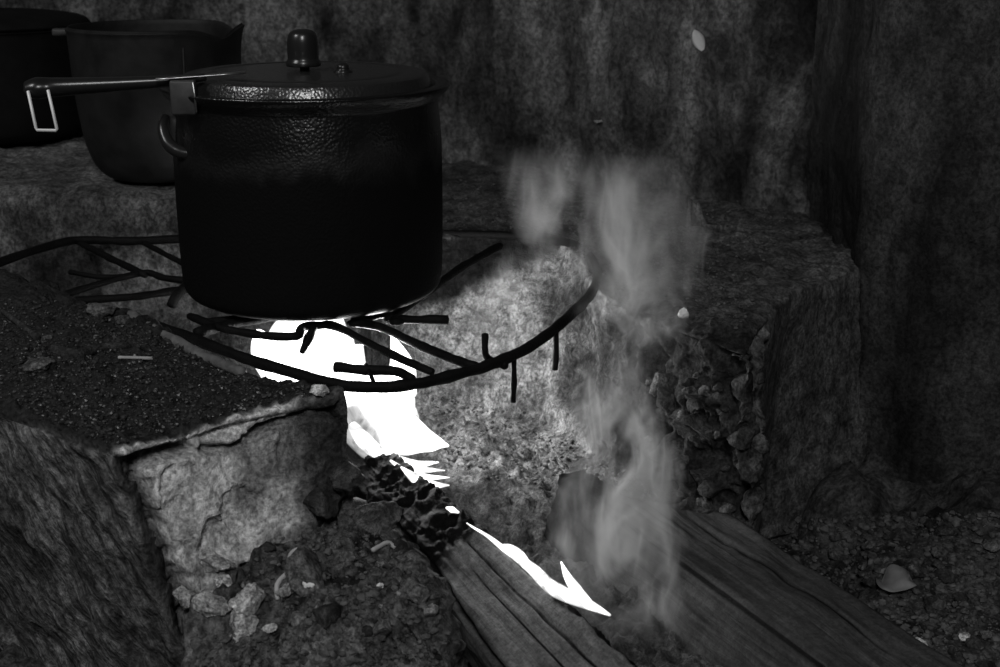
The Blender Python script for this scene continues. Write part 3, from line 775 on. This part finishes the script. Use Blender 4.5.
# ================================================================== POTS ON THE LEDGE
def ledge_z(x, y, r=.08):
    return max([drop(x+r*k*math.cos(a), y+r*k*math.sin(a), .3)[0] or ZL for k in (0, .5, 1) for a in np.arange(12)*.524])
M_tin2 = simple('smoked_dull_metal', .013, .6, .3, .3, bump=.4, bscale=60, var=.7, vscale=20)
bc = az(165, 179, ZL); bc[2] = ledge_z(bc[0], bc[1])
bp_ = thing('tall_cooking_pot', 'wide smoke-grey metal pot with a turned-up rim behind the cooker handle', 'pot', bc)
K = 1.03
def ear_mod(V):
    d = V-bc; a = np.arctan2(d[:, 1], d[:, 0])
    k = np.exp(-(a/.13)**2)*sst(d[:, 2], .145, .18)
    V = V.copy(); V[:, 2] += .003*k; V[:, 0] += .005*k
    V[:, 2] -= .010*np.exp(-((np.abs(a)-.5)/.25)**2)*sst(d[:, 2], .145, .18); return V
pf = [(0, .002), (.05, 0), (.067, .004), (.079, .018), (.087, .04)], [(.089, .05), (.095, .10), (.0975, .155), (.098, .166), (.0995, .171), (.0975, .172), (.0955, .168), (.093, .10), (.083, .04), (.06, .012), (0, .010)]
lathe('body', fine([(a*K, b*K) for a, b in pf[0]], 4)+fine([(a*K, b*K) for a, b in pf[1]], 4), bc, M_tin2, bp_, 96, ear_mod)
V, f = boxgeo(bc+[-.108, -.012, .172], (.020, .012, .009), rotz(.2), .3); mesh_obj('ear', V, f, M_tin, bp_)
tube('seam', [bc+[.048, -.0815, .04], bc+[.053, -.0905, .16]], .0012, M_tin2, bp_, n=6, k=2)
kc2 = az(3, 141, ZL); kc2[2] = ledge_z(kc2[0], kc2[1], .1)
kp = thing('stock_pot', 'sooty-black round pot at the left frame edge with a shallow lid', 'pot', kc2)
lathe('body', fine([(0, .002), (.09, 0), (.118, .008), (.127, .03), (.129, .08), (.129, .145), (.131, .150), (.129, .153), (.124, .150)], 4)+[(.122, .08), (.10, .012), (0, .012)], kc2, M_black, kp, 72)
ld = lathe('lid', [(0, .153), (.12, .153)]+fine([(.133, .154), (.134, .158), (.12, .167), (.07, .174), (0, .176)], 4), kc2, M_black, kp, 72)
lathe('lid_knob', fine([(.006, 0), (.006, .008), (.014, .012), (.013, .018), (0, .020)], 3), kc2+[0, 0, .175], M_black, ld, 24)

# ================================================================== LOGS
def log(name, a, b, R, prof_fn, matlo, mathi, label, charfn, seed, cracks=(), n=160, nl=240, mat=None):
    a = np.asarray(a, float); b = np.asarray(b, float); T = b-a; Ln = np.linalg.norm(T); T /= Ln
    u = np.array([0, 0, 1.])-T*T[2]; u /= np.linalg.norm(u); v = np.cross(T, u)
    V = []; uvw = []; ch = []
    ang = np.arange(n)*2*math.pi/n
    for i in range(nl):
        s = i/(nl-1)
        c = a+T*Ln*s
        rr = R*prof_fn(ang, s)
        if s < .03: rr = rr*(.55+.45*math.sqrt(max(0, s/.03)))
        for j in range(n): V.append(c+rr[j]*(math.cos(ang[j])*v+math.sin(ang[j])*u)); uvw.append((s*Ln, math.cos(ang[j])*R, math.sin(ang[j])*R))
    V = np.array(V); uvw = np.array(uvw); A = np.tile(ang, nl); S = np.repeat(np.linspace(0, 1, nl), n)
    ctr = a+T[None]*(S*Ln)[:, None]; rad = V-ctr; rl = np.linalg.norm(rad, axis=1, keepdims=True)
    g = .0012*fbm(np.stack([uvw[:, 0]*.12, uvw[:, 1], uvw[:, 2]], 1), 160, 3, seed)+.003*fbm(uvw, 14, 3, seed+1)
    char = charfn(A, S, V)
    g = g+char*.0028*ridged(V, 75, 3, seed+2)-char*.002
    for ca, s0, s1, dp, wd in cracks:
        da = np.abs((A-ca-.25*fbm(np.stack([S*3, S*0, S*0+ca], 1), 1., 1, seed)*.5+math.pi) % (2*math.pi)-math.pi)
        g -= dp*np.exp(-(da/wd)**2)*sst(S, s0, s0+.05)*(1-sst(S, s1-.05, s1))
        char = np.maximum(char, .9*np.exp(-(da/(wd*.8))**2)*sst(S, s0, s0+.05)*(1-sst(S, s1-.05, s1)))
    V = V+rad/rl*g[:, None]
    f = grid_faces(nl, n, True); f.append(tuple(range(n))[::-1]); f.append(tuple((nl-1)*n+j for j in range(n)))
    f = [tuple(reversed(q)) for q in f]
    o = mesh_obj(name, V, f, mat, attrs={'char': np.clip(char, 0, 1)})
    at = o.data.attributes.new('uvw', 'FLOAT_VECTOR', 'POINT'); at.data.foreach_set('vector', uvw.astype(np.float32).ravel())
    tag(o, label, 'log'); return recentre(o)
M_log = wood('split_firewood', 0, .05, .17)
M_log2 = wood('old_firewood', 0, .018, .055)
def poly_r(sides, t0=1., t1=1.):
    """cross section: distance to a few flat split faces"""
    def f(ang, s):
        r = np.full(len(ang), 1.15)
        for th, d in sides: 
            c = np.cos(ang-th); r = np.where(c > .05, np.minimum(r, d/np.maximum(c, .05)), r)
        return r*(t0+(t1-t0)*s)
    return f
LA, LM = az(372, 472, -.155), az(556, 674, -.185); LB = LA+(LM-LA)*1.5
log('firewood_log', LA, LB, .046, poly_r([(1.05, .86), (2.5, .88), (3.9, .95), (5.3, .95), (6.1, .93)], .62, 1.22), 0, 0,
    'thick split log with charred tip running from the fire down to the bottom edge',
    lambda A, S, V: np.clip(np.maximum(1-sst(S+.09*fbm(V*[1,1,1], 30, 3, 9), .26, .50), np.maximum((1-sst(np.abs((A-2.45+math.pi) % (2*math.pi)-math.pi)+.25*fbm(V, 30, 2, 31), .45, .75)), 1-sst(np.abs((A-4.6+math.pi) % (2*math.pi)-math.pi), .9, 1.2))), 0, 1), 5,
    cracks=((.42, .2, 1, .009, .05), (1.55, .36, .95, .0035, .035), (1.15, .42, .9, .003, .03)), mat=M_log)
log('firewood_log', az(590, 500, -.21), az(590, 500, -.21)*-.5+az(815, 667, -.215)*1.5, .056, poly_r([(1.5, .8), (2.9, .98), (.3, .98), (4.2, 1.), (5.3, 1)]), 0, 0,
    'broad dark log half hidden in smoke, lying along the right of the front log',
    lambda A, S, V: np.clip(1-sst(S+.04*fbm(V, 30, 3, 19), .08, .3), 0, 1), 15,
    cracks=((.75, .1, 1, .006, .05), (1.9, .3, .8, .003, .03)), mat=M_log2)
log('firewood_log', np.array([-.10, 1.24, -.213]), np.array([-.20, 1.46, -.20]), .022, poly_r([(1.2, .9), (3, .9), (5, .9)]), 0, 0,
    'thin charred branch buried in the flames under the grate', lambda A, S, V: A*0+1, 25, n=32, nl=60, mat=M_log)

# ================================================================== FLAMES
M_fl = flame_mat('flame', 5.0, .1, .86)
M_fl2 = flame_mat('flame_tongue', 2.2, .05, .88)
def flame(name, label, pts, R, mat=M_fl, flat=(1, 1), group=None, n=24):
    V, f = tube_geo(pts, R, n=n, k=8, flat=flat)
    V = V+.0035*np.stack([fbm(V, 22, 2, 301), fbm(V, 22, 2, 302), fbm(V, 22, 2, 303)], 1)*min(1, max(R)/.02)
    o = mesh_obj(name, V, f, mat); tag(o, label, 'flame', group); return recentre(o)
def yp(px, py, Y): return ay(px, py, Y)
flame('flame', 'broad white flame filling the firebox under the cooker', [yp(345, 425, 1.34), yp(325, 385, 1.34), yp(312, 350, 1.35), yp(318, 322, 1.36), yp(330, 300, 1.37)], [.026, .048, .052, .036, .006], n=30)
flame('flame', 'white flame curling at the left under the grate beside the wall lip', [yp(325, 395, 1.29), yp(288, 365, 1.31), yp(268, 345, 1.33), yp(258, 328, 1.34)], [.02, .028, .020, .003], n=26)
flame('flame', 'white flame pouring over the charred log tip', [yp(372, 392, 1.36), yp(382, 412, 1.33), yp(400, 430, 1.31), yp(424, 442, 1.29), yp(450, 449, 1.27)], [.030, .036, .028, .013, .001], n=32)
flame('flame', 'outermost of the four thin flames curving back around the log tip', [yp(352, 425, 1.25), yp(364, 440, 1.24), yp(384, 455, 1.23), yp(412, 463, 1.22), yp(440, 463, 1.21)], [.005, .008, .007, .005, .0008], M_fl2)
M_fl3 = flame_mat('flame_veil', .5, 0, .8)
flame('flame', 'faint grey veil of flame between the wall lip and the log tip', [yp(348, 408, 1.27), yp(356, 428, 1.262), yp(372, 446, 1.25), yp(398, 462, 1.235)], [.012, .017, .014, .002], M_fl3)
flame('flame', 'thin flame directly under the outermost one at the log tip', [yp(382, 440, 1.225), yp(392, 456, 1.22), yp(412, 468, 1.21), yp(445, 471, 1.20)], [.002, .005, .0045, .0006], M_fl2)
flame('flame', 'thin flame licking back along the log edge under the main flame', [yp(390, 460, 1.195), yp(404, 470, 1.19), yp(424, 477, 1.18), yp(449, 478, 1.175)], [.001, .004, .0035, .0006], M_fl2)
flame('flame', 'lowest thin flame streak just above the log edge', [yp(400, 466, 1.175), yp(415, 478, 1.165), yp(432, 485, 1.16), yp(449, 486, 1.155)], [.001, .0058, .004, .0006], M_fl2)
flame('flame', 'upright flame seen between the grate bars', [yp(402, 395, 1.39), yp(400, 365, 1.395), yp(392, 335, 1.40)], [.016, .014, .002])
def zp(px, py, z=-.128): return az(px, py, z)
flame('flame', 'tiny detached flame on the log edge', [zp(446, 508, -.12), zp(452, 510, -.12), zp(459, 513, -.12)], [.001, .003, .001], M_fl2)
flame('flame', 'long flame streak creeping along the top edge of the front log', [zp(467, 524), zp(490, 539), zp(510, 554), zp(533, 570), zp(560, 590), zp(590, 604), zp(609, 614)], [.0006, .0018, .0028, .0048, .006, .0038, .001], M_fl2)
flame('flame', 'pointed flame standing up from the log edge', [zp(588, 603, -.128), zp(576, 588, -.118), zp(567, 574, -.108), zp(561, 561, -.098)], [.004, .0045, .0028, .0005], M_fl2)
flame('flame', 'small crest of flame behind the long streak on the log', [zp(528, 566, -.126), zp(520, 555, -.121), zp(510, 547, -.118), zp(499, 545, -.117)], [.003, .0034, .002, .0005], M_fl2)

# ================================================================== SMOKE
def smoke(name, label, lo, hi, line, rad, dens, seed, scale=24):
    """line: list of (z, x, y) centre points, rad: list of (z, r)"""
    m, nt, out = NT(name+'_mat'); m.cycles.volume_step_rate = .25
    g = node(nt, 'NewGeometry'); s = node(nt, 'SeparateXYZ'); nt.links.new(g.outputs['Position'], s.inputs[0])
    z0, z1 = lo[2], hi[2]
    mr = node(nt, 'MapRange'); mr.inputs[1].default_value = z0; mr.inputs[2].default_value = z1; nt.links.new(s.outputs[2], mr.inputs[0]); t = mr.outputs[0]
    def curve(vals, lo_, hi_):
        n = node(nt, 'ValToRGB'); n.color_ramp.interpolation = 'B_SPLINE'; e = n.color_ramp.elements
        while len(e) < len(vals): e.new(.5)
        for q, (p, v) in zip(e, vals): q.position = (p-z0)/(z1-z0); c = (v-lo_)/(hi_-lo_); q.color = (c, c, c, 1)
        nt.links.new(t, n.inputs[0]); return math_(nt, 'ADD', math_(nt, 'MULTIPLY', n.outputs[0], hi_-lo_), lo_)
    cx = curve([(a, b) for a, b, c in line], lo[0], hi[0]); cy = curve([(a, c) for a, b, c in line], lo[1], hi[1]); rr = curve(rad, 0, .2)
    # turbulent warp
    nz = node(nt, 'TexNoise'); nz.inputs['Scale'].default_value = 9; nz.inputs['Detail'].default_value = 3; nz.noise_dimensions = '4D'; nz.inputs['W'].default_value = seed
    nt.links.new(coords(nt), nz.inputs['Vector']); sc3 = node(nt, 'SeparateColor'); nt.links.new(nz.outputs['Color'], sc3.inputs[0])
    dx = math_(nt, 'SUBTRACT', math_(nt, 'ADD', s.outputs[0], math_(nt, 'MULTIPLY', math_(nt, 'SUBTRACT', sc3.outputs[0], .5), .09)), cx)
    dy = math_(nt, 'SUBTRACT', math_(nt, 'ADD', s.outputs[1], math_(nt, 'MULTIPLY', math_(nt, 'SUBTRACT', sc3.outputs[1], .5), .05)), cy)
    r = math_(nt, 'DIVIDE', math_(nt, 'SQRT', math_(nt, 'ADD', math_(nt, 'MULTIPLY', dx, dx), math_(nt, 'MULTIPLY', dy, dy))), rr)
    fall = math_(nt, 'SUBTRACT', 1, r, True); fall = math_(nt, 'MULTIPLY', fall, math_(nt, 'SUBTRACT', 1.6, fall))
    def nz4(sc_, det, dist, w, st):
        n1 = node(nt, 'TexNoise'); n1.noise_dimensions = '4D'; n1.inputs['W'].default_value = w; n1.inputs['Scale'].default_value = sc_
        n1.inputs['Detail'].default_value = det; n1.inputs['Roughness'].default_value = .5; n1.inputs['Distortion'].default_value = dist
        nt.links.new(coords(nt, st), n1.inputs['Vector']); return n1.outputs[0]
    big = ramp(nt, nz4(15, 2, .8, seed+3, (1, 1, .7)), [(.42, .03), (.6, 1)])
    n1 = nz4(scale, 3, 1.1, seed+5, (1, .6, .38))
    rid = math_(nt, 'SUBTRACT', 1, math_(nt, 'MULTIPLY', math_(nt, 'ABSOLUTE', math_(nt, 'SUBTRACT', n1, .5)), 9), True)
    wis = math_(nt, 'MULTIPLY', big, math_(nt, 'ADD', math_(nt, 'MULTIPLY', math_(nt, 'POWER', rid, 1.8), 1.7), ramp(nt, n1, [(.47, .04), (.66, .6)])))
    ends = math_(nt, 'MULTIPLY', ramp(nt, t, [(0, 0), (.1, 1)]), ramp(nt, t, [(.86, 1), (1, 0)]))
    D = math_(nt, 'MULTIPLY', math_(nt, 'MULTIPLY', math_(nt, 'MULTIPLY', fall, wis), ends), dens)
    v = node(nt, 'VolumeScatter'); v.inputs['Anisotropy'].default_value = .0; v.inputs['Color'].default_value = (.95, .95, .95, 1)
    nt.links.new(D, v.inputs['Density']); nt.links.new(v.outputs[0], out.inputs['Volume'])
    # hull that follows the plume
    L = []; n = 28
    for z in np.linspace(z0, z1, 16):
        x = np.interp(z, [a for a, b, c in line], [b for a, b, c in line]); y = np.interp(z, [a for a, b, c in line], [c for a, b, c in line]); rd = np.interp(z, [a for a, b in rad], [b for a, b in rad])
        L.append([(x+(rd+.02)*math.cos(a), y+(rd+.015)*math.sin(a), z) for a in np.arange(n)*2*math.pi/n])
    V = np.array(L).reshape(-1, 3); f = grid_faces(16, n, True); f.append(tuple(range(n))[::-1]); f.append(tuple(15*n+j for j in range(n)))
    o = mesh_obj(name, V, f, m); tag(o, label, 'smoke', kind='stuff'); return recentre(o)
sl = []
for px, py, Y in ((655, 625, 1.06), (610, 585, 1.08), (600, 520, 1.10), (630, 450, 1.12), (640, 370, 1.13), (630, 290, 1.14), (600, 220, 1.15), (588, 150, 1.16)):
    p = ay(px, py, Y); sl.append((p[2], p[0], p[1]))
sl.sort()
zs = [a for a, _, _ in sl]
smoke('smoke', 'grey smoke plume rising from the log in front of the right firebox wall', (-.15, .95, zs[0]), (.3, 1.3, zs[-1]), sl,
      [(zs[0], .075), (zs[1], .075), (zs[2], .065), (zs[3], .04), (zs[4], .045), (zs[5], .065), (zs[6], .085), (zs[7], .08)], 42.0, 1.7)

s2 = []
for px, py, Y in ((520, 372, 1.36), (505, 335, 1.37), (500, 300, 1.38), (525, 265, 1.39), (545, 235, 1.40)):
    p = ay(px, py, Y); s2.append((p[2], p[0], p[1]))
s2.sort(); z2 = [a for a, _, _ in s2]
smoke('smoke', 'thin smoke wisp curling above the right half of the grate', (-.10, 1.25, z2[0]), (.15, 1.5, z2[-1]), s2,
      [(z2[0], .03), (z2[1], .04), (z2[2], .045), (z2[3], .04), (z2[4], .035)], 16.0, 6.3)
# loose fragments, each its own piece
rg = np.random.RandomState(77)
def scatter(poly, count, smin, smax, mats, name, cat, label, group):
    k = 0
    lo = np.min(poly, 0); hi = np.max(poly, 0)
    while k < count:
        q = lo+(hi-lo)*rg.rand(2)
        if polydist(q[None], poly)[0] < 0: continue
        l, n = hit(*q)
        if l is None or n[2] < .2: k += .2; continue
        s_ = smin+(smax-smin)*rg.rand()**2; V, f = rock_geo(l+n*s_*.12, s_, int(rg.randint(1000)), 3)
        o = mesh_obj(name, V, f, mats[rg.randint(len(mats))]); tag(o, label, cat, group); recentre(o); k += 1
scatter([(255, 550), (350, 525), (430, 575), (450, 660), (200, 660), (260, 640)], 46, .003, .011, [M_stone_mid, M_stone_dark, M_stone_mid, M_heapc], 'clay_fragment', 'fragment',
        'small dull clay fragment loose on the mound of crumbled clay', 'fragments on the mound')
scatter([(780, 555), (840, 525), (1000, 520), (1000, 667), (890, 667)], 60, .004, .013, [M_stone_mid, M_stone_dark, M_stone_dark], 'ground_fragment', 'fragment',
        'small dark earth fragment loose on the ground at lower right', 'fragments on the ground')
scatter([(610, 375), (690, 365), (740, 400), (745, 540), (690, 520), (640, 450)], 36, .005, .014, [M_stone_dark, M_stone_dark, M_stone_mid], 'wall_fragment', 'fragment',
        'dark fragment lodged in the collapsed end of the right firebox wall', 'fragments in the collapsed wall end')
